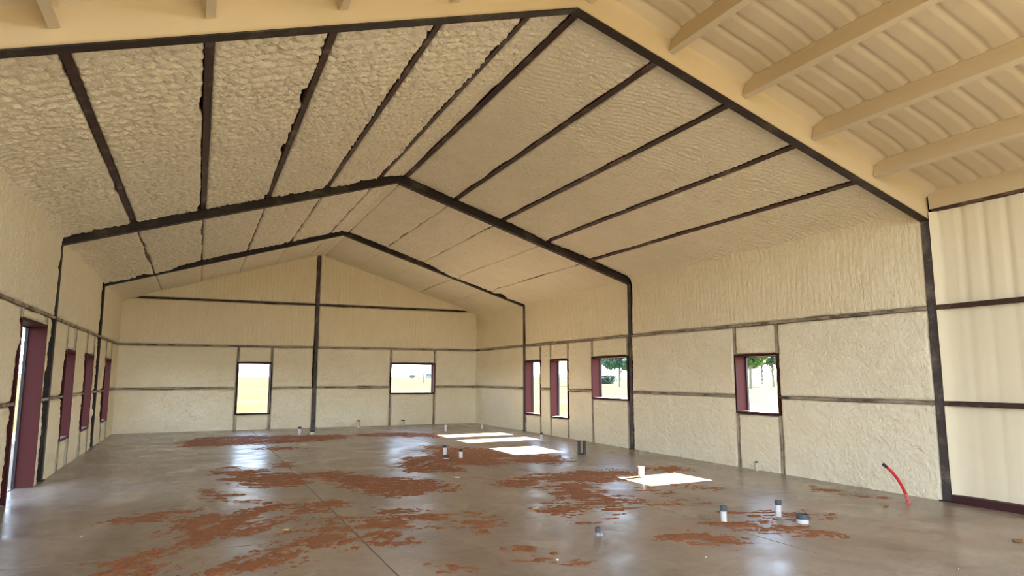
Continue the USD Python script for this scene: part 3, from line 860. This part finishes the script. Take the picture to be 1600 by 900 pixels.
# ================================================================== GIRTS
def girt(O, U, N, a0, a1, z, label, material='girt_steel', g=0.019):
    t = thing('wall_girt', label, 'wall beam', tuple(O + a0 * U + z * EZ))
    obj('face', frame_extrude(sbox(-g, 0.0, g, 0.004), O + a0 * U + z * EZ, EZ, -N, U, a1 - a0), material, t, smooth=False)
    obj('web', frame_extrude(sbox(-g, 0.004, -g + 0.004, 0.19), O + a0 * U + z * EZ, EZ, -N, U, a1 - a0), material, t, smooth=False)


HT = {G1: 'lower', G2: 'upper', G3: 'top'}
for side, (parent, O, U, N, wins) in SIDES.items():
    for bay, y0, y1 in (('first', F1, F2), ('second', F2, F3), ('third', F3, YE)):
        where = {'first': 'between the nearest and middle frames', 'second': 'between the middle and farthest frames', 'third': 'in the far corner bay'}[bay]
        e1 = y1 - (FLW if bay != 'third' else 0)
        girt(O, U, N, y0 + FLW, e1, G2, f'upper dark girt on the {side} wall {where}')
        at = y0 + FLW
        k = 0
        spans = []
        for w in sorted(w for w in wins if y0 < w[0] < y1):
            if w[0] - JW - at > 0.1:
                spans.append((at, w[0] - JW))
            at = w[1] + JW
        if e1 - at > 0.1:
            spans.append((at, e1))
        for k, (p, q) in enumerate(spans):
            tail = '' if len(spans) == 1 else (', nearest piece', ', second piece', ', third piece', ', last piece')[min(k, 3)]
            girt(O, U, N, p, q, G1, f'lower dark girt on the {side} wall {where}{tail}')
spans = [(0.0, WIN_E[0][0] - JW, 'left of the tall window'), (WIN_E[0][1] + JW, PX - 0.06, 'between tall window and middle post'), (PX + 0.06, WIN_E[1][0] - JW, 'between middle post and square window'), (WIN_E[1][1] + JW, W, 'right of the square window')]
for p, q, txt in spans:
    girt(O_E, EX, NE, p, q, G1, f'lower dark girt on the far gable wall {txt}')
girt(O_E, EX, NE, 0.0, PX - 0.06, G2, 'middle height girt on the far gable wall left of its post')
girt(O_E, EX, NE, PX + 0.06, W, G2, 'middle height girt on the far gable wall right of its post')
girt(O_E, EX, NE, 0.42, PX - 0.06, G3, 'top dark girt on the far gable wall left of its post', 'purlin_steel')
girt(O_E, EX, NE, PX + 0.06, 9.26, G3, 'top dark girt on the far gable wall right of its post', 'purlin_steel')
for z, nm in ((G1, 'lower'), (G2, 'upper')):
    girt(A(W, 0, 0), EY, A(-1, 0, 0), Y0, F1 - FLW, z, f'{nm} bare girt on the smooth wall right of the nearest frame', 'purlin_steel', 0.028)
    girt(A(0, 0, 0), EY, A(1, 0, 0), Y0, F1 - FLW, z, f'{nm} bare girt on the left wall of the near bay', 'purlin_steel', 0.028)
for k, (nm, x, d) in enumerate((('right', W, 1), ('left', 0.0, -1))):
    bb = thing('baseboard_' + nm, f'dark maroon base channel along the floor of the near bay {nm} wall', 'base rail', (x, Y0, 0), kind='structure')
    obj('channel', bx(x - 0.01 * d, x + 0.12 * d, Y0, F1 - FLW, 0.0, 0.085), 'base_channel', bb, smooth=False)
    et = thing(f'trim_{k + 1}', f'dark strip standing for eave gap shade above the near bay {nm} wall', 'trim', (x, Y0, E), kind='structure')
    obj('eave_shade_strip', bx(x, x + 0.12 * d, Y0, F1 - FLW - 0.03, E + 0.105, E + 0.13), 'purlin_steel', et, smooth=False)  # dark strip put in for the shadow gap under the eave
    obj('eave_foam', bx(x - 0.03 * d, x + 0.12 * d, Y0, F1 - FLW - 0.03, E + 0.13, E + 0.40), 'foam_smooth', et, smooth=False)

# ================================================================== WINDOWS AND DOOR
def opening(name, label, cat, O, U, N, w, frame_mat='jamb_steel'):
    a0, a1, z0, z1 = w
    t = thing(name, label, cat, tuple(O + (a0 + a1) / 2 * U + z0 * EZ), kind='structure')
    def P(au, bu, az, bz, n0, n1, nm, material):
        c0 = O + au * U + az * EZ + n0 * N; c1 = O + bu * U + bz * EZ + n1 * N
        lo, hi = np.minimum(c0, c1), np.maximum(c0, c1)
        return obj(nm, bx(lo[0], hi[0], lo[1], hi[1], lo[2], hi[2]), material, t, smooth=False)
    top = G2 - 0.03
    for s, (p, q) in enumerate(((a0 - JW, a0), (a1, a1 + JW))):
        P(p, q, z0 - (JW if z0 > 0.1 else 0), z1 + JW, 0.003, -0.012, 'jamb_face', frame_mat)
        wq = (q - 0.006, q) if s == 0 else (p, p + 0.006)
        P(*wq, z0, z1, -0.012, -TW, 'jamb', 'maroon_metal')
        if z0 > 0.1:
            P(p, q, 0.0, z0 - JW, 0.001, -0.012, 'stud', 'stud_steel')
        P(p, q, z1 + JW, top, 0.001, -0.012, 'stud', 'stud_steel')
        # outside trim
        tq = (q - 0.03, q + 0.022) if s == 0 else (p - 0.022, p + 0.03)
        P(*tq, z0, z1, -TW, -TW - 0.035, 'outer_trim', 'trim_dark')
    P(a0, a1, z1, z1 + JW, 0.003, -0.012, 'head_face', frame_mat)
    P(a0, a1, z1, z1 + 0.006, -0.012, -TW, 'head', 'maroon_metal')
    P(a0, a1, z1 - 0.012, z1 + 0.03, -TW, -TW - 0.035, 'outer_trim', 'trim_dark')
    if z0 > 0.1:
        P(a0, a1, z0 - JW, z0, 0.003, -0.012, 'sill_face', frame_mat)
        P(a0, a1, z0 - 0.006, z0, -0.012, -TW - 0.03, 'sill', 'sill_metal')
    else:
        P(a0, a1, -0.16, -0.002, -0.012, -TW - 0.05, 'threshold', 'concrete')
    return t


steel_mat('sill_metal', (0.30, 0.20, 0.19), (0.42, 0.33, 0.28), -0.2, 6.0, 0.4)
lr = ['square window opening in the right wall nearest the camera, trees outside', 'square window opening in the right wall beside the middle frame column', 'tall narrow window opening in the right wall, nearer of two', 'tall narrow window opening in the right wall beside the farthest column']
for k, w in enumerate(WIN_R):
    opening(f'window_{k + 1}', lr[k], 'window', A(W, 0, 0), EY, A(-1, 0, 0), w)
le = ['tall window opening left of the gable wall post', 'low wide window opening right of the gable wall post']
for k, w in enumerate(WIN_E):
    opening(f'window_{k + 5}', le[k], 'window', O_E, EX, NE, w)
ll = ['nearest tall maroon lined window opening in the left wall', 'middle tall maroon lined window opening in the left wall', 'farthest tall maroon lined window opening in the left wall']
for k, w in enumerate(WIN_L[1:]):
    opening(f'window_{k + 7}', ll[k], 'window', A(0, 0, 0), EY, A(1, 0, 0), w, 'maroon_metal')
opening('door_1', 'open doorway with dark maroon jambs in the left wall', 'doorway', A(0, 0, 0), EY, A(1, 0, 0), WIN_L[0], 'maroon_metal')

# ================================================================== PIPES AND SMALL THINGS ON THE FLOOR
def stub(x, y, h, r, label, body='pvc_white', cap='tape_grey', band=0.04, name='pipe_stub', group=None, tilt=0.0):
    t = thing(name, label, 'pipe', (x, y, 0.0006), group=group)
    t_ = 0.004 if r > 0.02 else 0.003
    hb = h - band
    m = lathe([(r - t_, 0), (r, 0), (r, hb), (r - t_, hb), (r - t_, 0.0)])
    c = lathe([(r - t_, hb), (r + 0.0018, hb), (r + 0.0022, hb + 0.002), (r + 0.0022, h - 0.003), (r + 0.001, h), (r - t_, h), (r - t_, h - 0.03), (0.0005, h - 0.034)])
    rg = lathe([(r, 0), (r + 0.012, 0), (r + 0.008, 0.004), (r, 0.008)])
    if tilt:
        rot = trimesh.transformations.rotation_matrix(tilt, [0.3, 1, 0])
        m.apply_transform(rot); c.apply_transform(rot)
    obj('pipe_body', m, body, t, smooth=35, local=True)
    obj('tape_band' if cap != 'pvc_white' else 'rim', c, cap, t, smooth=35, local=True)
    return t


stub(6.748, 5.418, 0.158, 0.031, 'white pipe stub with grey taped top, leftmost of the near right trio', cap='tape_grey', band=0.055)
stub(7.437, 5.37, 0.163, 0.031, 'tallest slim white pipe stub with grey taped top, middle of the trio', cap='tape_grey', band=0.045, tilt=0.03)
t = stub(7.417, 5.041, 0.085, 0.058, 'short wide white drain pipe with thick grey band, near the red tube', cap='tape_grey', band=0.045)
t = stub(5.278, 5.441, 0.075, 0.022, 'small grey pipe stub low on the floor in the front middle', body='metal_grey', cap='tape_grey', band=0.045)
obj('clamp', bx(0.010, 0.034, -0.032, -0.012, 0.0, 0.022), 'metal_grey', t, smooth=False, local=True)
stub(7.765, 8.217, 0.155, 0.043, 'white pipe standing in the nearest patch of sunlight', cap='pvc_white', band=0.02)
stub(6.083, 11.946, 0.185, 0.031, 'white pipe with black cap, left of the pair left of centre', cap='tape_black', band=0.04)
stub(6.229, 11.502, 0.152, 0.034, 'white pipe with black cap, right of the pair left of centre', cap='tape_black', band=0.04)
stub(5.943, 11.479, 0.066, 0.05, 'short fat pipe with black rim in front of a white pipe', cap='tape_black', band=0.045)
stub(9.007, 13.72, 0.184, 0.025, 'slim white pipe with dark cap beyond the sunlit patches near right wall', cap='tape_black', band=0.04)
stub(4.279, 17.741, 0.19, 0.036, 'tall white pipe with dark cap just left of the gable post foot', cap='tape_black', band=0.045)
stub(4.57, 17.608, 0.108, 0.05, 'short white pipe with dark cap in front of the gable post foot', cap='tape_black', band=0.045)
stub(7.927, 17.155, 0.165, 0.028, 'plain white pipe on the far floor beyond the sunlit patches', cap='pvc_white', band=0.02)
stub(9.141, 17.562, 0.12, 0.026, 'small white pipe near the far right corner', cap='pvc_white', band=0.02)
stub(6.10, 19.35, 0.21, 0.05, 'foam coated pipe with dark cap against the gable wall right of its post', body='pipe_foamed', cap='tape_black', band=0.03)
stub(7.45, 19.55, 0.17, 0.05, 'foam coated pipe against the gable wall below the square window', body='pipe_foamed', cap='tape_black', band=0.03)
t = thing('dark_pipe_pair', 'pair of dark upright pipes side by side left of the middle frame column', 'pipe', (8.474, 11.066, 0.0006))
for dx, hh in ((-0.05, 0.245), (0.05, 0.25)):
    obj('pipe_body', (lambda m: (m.apply_translation([dx * 0.9, -dx * 0.42, 0]), m)[1])(lathe([(0.024, 0), (0.028, 0), (0.028, hh), (0.024, hh), (0.024, hh - 0.04), (0.0005, hh - 0.042)])), 'pipe_dark', t, smooth=35, local=True)
obj('strap', bx(-0.05, 0.05, -0.02, 0.02, 0.001, 0.022), 'tape_black', t, smooth=False, local=True)

# red flexible tube leaning out of the slab
t = thing('red_tube', 'bent red plastic tube rising from the floor near the right wall', 'tube', (9.376, 5.29, 0.0006))
s_ = np.linspace(0, 1, 26)[:, None]
b0, b1, b2 = A(0.01, 0, -0.004), A(-0.09, 0.0, 0.29), A(-0.375, 0, 0.452)
path = (1 - s_) ** 2 * b0 + 2 * s_ * (1 - s_) * b1 + s_ ** 2 * b2
obj('tube_body', tube(path[4:25], 0.0165, 14), 'red_tube', t, smooth=40, local=True)
obj('sleeve', tube(path[:6], 0.021, 14), 'pink_sleeve', t, smooth=40, local=True, label='faded pink sleeve at the foot')
obj('end_plug', tube(np.vstack([path[23:25] , path[25:26] + (path[25] - path[24]) * 0.2]), 0.018, 14), 'tape_black', t, smooth=40, local=True, label='black plugged end')
rg = lathe([(0.0005, 0), (0.034, 0), (0.031, 0.006), (0.0005, 0.012)], 20)
obj('foot_collar', rg, 'pink_sleeve', t, smooth=40, local=True)

# conduit stub coated in foam at the foot of the right wall
stub(9.80, 8.04, 0.14, 0.022, 'foam coated conduit stub at the right wall below the nearest window', body='pipe_foamed', cap='tape_black', band=0.02)

# scraps
def scrap(px, py, r, label, material, flat=0.35, k=0):
    p = on_floor(px, py)
    m = trimesh.creation.icosphere(2, 1.0)
    v = m.vertices
    m.vertices = v * (0.7 + 0.6 * meshkit.noise(v * 1.7 + k * 3.3, 81 + k))[:, None] * A(r, r * 0.7, r * flat)
    m.apply_translation([0, 0, -m.bounds[0][2] * 0.8])
    o = obj('debris_scrap', m + A(0, 0, 0) if False else m, material, None, smooth=50)
    UsdGeom.Xformable(stage.GetPrimAtPath(o.GetPath())).AddTranslateOp().Set(Gf.Vec3d(float(p[0]), float(p[1]), 0.0006))
    meta(o, label, 'scrap')


scrap(447, 829, 0.032, 'tan scrap beside the long floor joint in the foreground', 'paper_tan', 0.25, 0)
scrap(838, 795, 0.040, 'orange tan scrap at the left end of the central mud', 'paper_tan', 0.25, 1)
scrap(714, 747, 0.05, 'tan scrap on bare concrete right of the long mud smear', 'paper_tan', 0.25, 2)
scrap(871, 876, 0.009, 'small pale foam crumb on the front middle floor', 'foam_crumb', 0.8, 3)
scrap(127, 839, 0.007, 'tiny white foam crumb alone on the left floor', 'foam_crumb', 0.8, 4)
scrap(1103, 871, 0.006, 'white foam crumb in the right foreground', 'foam_crumb', 0.7, 5)
scrap(1498, 890, 0.006, 'white foam crumb in the bottom right foreground', 'foam_crumb', 0.7, 6)
scrap(1385, 792, 0.030, 'dark clay lump on the floor left of the red tube', 'mud', 0.3, 7)
scrap(1590, 846, 0.05, 'dark flat clay lump at the right edge of the floor', 'mud', 0.2, 8)

# ================================================================== OUTSIDE
def tree(x, y, h, crown_r, crown_z, label, leaf='leaf_green', trunk_r=0.22, nleaf=2600, k=0):
    rng = np.random.default_rng(300 + k)
    t = thing('tree', label, 'tree', (x, y, -0.2))
    sway = A(rng.uniform(-.3, .3), rng.uniform(-.3, .3), 0)
    tp = np.stack([sway * s ** 2 + A(0, 0, h * 0.62 * s) for s in np.linspace(0, 1, 8)])
    obj('trunk', tube(tp, np.linspace(trunk_r, trunk_r * 0.4, 8), 9), 'bark', t, smooth=50, local=True)
    cents = []
    for b in range(7):
        a = b * 2.4 + rng.uniform(-.3, .3)
        s0 = rng.uniform(0.45, 0.95)
        p0 = sway * s0 ** 2 + A(0, 0, h * 0.62 * s0)
        p1 = A(math.cos(a) * crown_r * rng.uniform(.45, .75), math.sin(a) * crown_r * rng.uniform(.45, .75), crown_z + rng.uniform(-.25, .35) * h * 0.4)
        mid = (p0 + p1) / 2 + A(0, 0, 0.12 * h * rng.uniform(0.2, 1))
        ss = np.linspace(0, 1, 6)[:, None]
        pts = (1 - ss) ** 2 * p0 + 2 * ss * (1 - ss) * mid + ss ** 2 * p1
        obj('branch', tube(pts, np.linspace(trunk_r * .42, trunk_r * .1, 6), 6), 'bark', t, smooth=50, local=True)
        cents.append(p1)
    cents.append(A(0, 0, crown_z + h * 0.2)); cents.append(A(0, 0, crown_z))
    C = np.array(cents)
    ci = rng.integers(0, len(C), nleaf)
    d = rng.normal(size=(nleaf, 3)); d /= np.linalg.norm(d, axis=1, keepdims=True)
    p = C[ci] + d * (crown_r * 0.5 * rng.uniform(0.35, 1, nleaf) ** 0.5)[:, None] * A(1, 1, 0.75)
    n = rng.normal(size=(nleaf, 3)); n /= np.linalg.norm(n, axis=1, keepdims=True)
    a = np.cross(n, rng.normal(size=(nleaf, 3))); a /= np.linalg.norm(a, axis=1, keepdims=True)
    b = np.cross(n, a)
    sz = rng.uniform(0.14, 0.34, nleaf)[:, None]
    v = np.stack([p - a * sz, p + b * sz * 0.55, p + a * sz, p - b * sz * 0.55], 1).reshape(-1, 3)
    f = np.arange(nleaf * 4).reshape(-1, 4)
    obj('foliage', (v, f), leaf, t, smooth=False, local=True)


def polar(px, dist):
    d = pix(px, 588.3)[:2]
    d /= np.linalg.norm(d)
    return CAM[0] + d[0] * dist, CAM[1] + d[1] * dist


tree(*polar(968, 108), 6.0, 2.6, 3.9, 'broad leafy tree seen through the square window beside the middle column', 'leaf_blue', 0.20, 4200, 1)
tree(*polar(938, 118), 6.6, 2.2, 4.5, 'leafy tree at the left edge of the middle square window', 'leaf_blue', 0.18, 2600, 2)
tree(*polar(1173, 98), 6.2, 2.3, 4.0, 'leafy tree at the left side of the nearest square window', 'leaf_green', 0.24, 3400, 3)
tree(*polar(1208, 112), 7.0, 2.4, 4.6, 'leafy tree at the right edge of the nearest square window', 'leaf_blue', 0.2, 2800, 4)
tree(*polar(1191, 160), 7.5, 3.4, 5.6, 'hazy tree farther off behind the nearest square window', 'leaf_green', 0.2, 2600, 5)


def hedge(px0, px1, dist, h, label, k, leaf='leaf_hedge'):
    rng = np.random.default_rng(500 + k)
    x0, y0 = polar(px0, dist); x1, y1 = polar(px1, dist)
    t = thing('hedge', label, 'bush', ((x0 + x1) / 2, (y0 + y1) / 2, -0.2))
    L = math.hypot(x1 - x0, y1 - y0)
    n = 1500
    s = rng.uniform(-.5, .5, n)
    p = np.stack([s * (x1 - x0), s * (y1 - y0), np.zeros(n)], 1) + np.stack([rng.normal(size=n) * .5, rng.normal(size=n) * .5, rng.uniform(0, 1, n) ** .7 * h * (0.7 + 0.5 * n1d(s * L, k, 0.6))], 1)
    nn = rng.normal(size=(n, 3)); a = np.cross(nn, rng.normal(size=(n, 3))); a /= np.linalg.norm(a, axis=1, keepdims=True)
    b = np.cross(a, rng.normal(size=(n, 3))); b /= np.linalg.norm(b, axis=1, keepdims=True)
    sz = rng.uniform(.16, .34, n)[:, None]
    obj('foliage', (np.stack([p - a * sz, p + b * sz * .6, p + a * sz, p - b * sz * .6], 1).reshape(-1, 3), np.arange(n * 4).reshape(-1, 4)), leaf, t, smooth=False, local=True)
    obj('stem', join(*[tube([A(q * (x1 - x0), q * (y1 - y0), 0), A(q * (x1 - x0), q * (y1 - y0), h * .6)], 0.05, 6) for q in (-.35, -.1, .15, .38)]), 'bark', t, smooth=40, local=True)


hedge(936, 958, 150, 2.0, 'dark hedge on the horizon in the square window beside the middle column', 1)
hedge(640, 650, 600, 3.6, 'small clump of trees on the horizon in the wide gable window', 2, 'leaf_hazed')
hedge(665, 675, 600, 5.0, 'far trees right of the utility pole in the wide gable window', 3, 'leaf_hazed')
# pale shed behind the hedge
x, y = polar(930, 175)
t = thing('shed', 'low pale shed on the horizon left in the middle square window', 'shed', (x, y, -0.2))
rot = math.atan2(y - CAM[1], x - CAM[0])
def rz(m):
    m.apply_transform(trimesh.transformations.rotation_matrix(rot, [0, 0, 1])); return m
obj('wall', rz(bx(-2, 2, -4, 4, 0, 1.7)), 'shed_wall', t, smooth=False, local=True)
mr = trimesh.creation.extrude_polygon(Polygon([(-2.3, 1.7), (2.3, 1.7), (0, 2.5)]), 8.4, engine='earcut')
v = mr.vertices.copy(); mr.vertices = np.stack([v[:, 0], v[:, 2] - 4.2, v[:, 1]], 1); mr.fix_normals()
obj('roof', rz(mr), 'shed_roof', t, smooth=False, local=True)


def fence(px0, px1, d0, d1, h, n, rails, material, label, pr=0.05):
    a, b = A(*polar(px0, d0), -0.2), A(*polar(px1, d1), -0.2)
    t = thing('fence', label, 'fence', tuple(a))
    for k in range(n):
        p = (b - a) * k / (n - 1)
        obj('post', tube([p, p + A(0, 0, h)], pr, 8), material, t, smooth=40, local=True)
    for r in rails:
        obj('rail', tube([A(0, 0, h * r), (b - a) * .5 + A(0, 0, h * r), b - a + A(0, 0, h * r)], pr * 0.7, 6), material, t, smooth=40, local=True)


fence(1176, 1216, 122, 122, 1.5, 8, (0.95, 0.5), 'fence_white', 'pale pipe fence behind the trees in the nearest square window', 0.07)
fence(815, 905, 132, 150, 1.2, 16, (0.95, 0.6, 0.25), 'fence_rust', 'rusty wire fence across the field beyond the narrow right windows', 0.035)
x, y = polar(662, 172)
t = thing('utility_pole', 'wooden utility pole in the field seen through the wide gable window', 'pole', (x, y, -0.2))
obj('pole', tube([A(0, 0, 0), A(0, 0, 5), A(0, 0, 9.5)], np.array([0.16, 0.14, 0.11]), 10), 'pole_wood', t, smooth=40, local=True)
obj('crossarm', bx(-1.0, 1.0, -0.06, 0.06, 8.6, 8.75), 'pole_wood', t, smooth=False, local=True)
x, y = polar(30.5, 60)
t = thing('pipe_gate', 'small red pipe gate in the field seen through the doorway', 'gate', (x, y, -0.2))
for zz in (1.45, 1.8):
    obj('rail', tube([A(-0.17, 0, zz), A(0.17, 0, zz)], 0.025, 8), 'red_paint', t, smooth=40, local=True)
for xx in (-0.17, 0.17):
    obj('post', tube([A(xx, 0, 0), A(xx, 0, 1.83)], 0.03, 8), 'red_paint', t, smooth=40, local=True)

# low hills and tree lines on the horizon
an = np.radians(np.linspace(-60, 240, 361))
rr = 2300 + 300 * n1d(an, 7, 3.0)
hh = 3 + 9 * n1d(an, 8, 5.0) + 5 * n1d(an, 9, 22.0)
vs, fs = [], []
for k, (a, r, h) in enumerate(zip(an, rr, hh)):
    c, s = math.cos(a), math.sin(a)
    for dr, z in ((-260, -1.0), (-120, h * .6), (0, h), (250, h * .7), (500, -1.0)):
        vs.append((c * (r + dr), s * (r + dr), z))
for k in range(len(an) - 1):
    for q_ in range(4):
        i = k * 5 + q_
        fs.append((i, i + 5, i + 6, i + 1))
hm = trimesh.Trimesh(np.array(vs), np.vstack([np.array(fs)[:, [0, 1, 2]], np.array(fs)[:, [0, 2, 3]]]), process=False)
hm.fix_normals()
h_ = obj('hills', hm, 'hazed_hills', None, smooth=True)
meta(h_, 'low hills tinted blue grey for distance haze along the far horizon', 'hills', kind='structure')
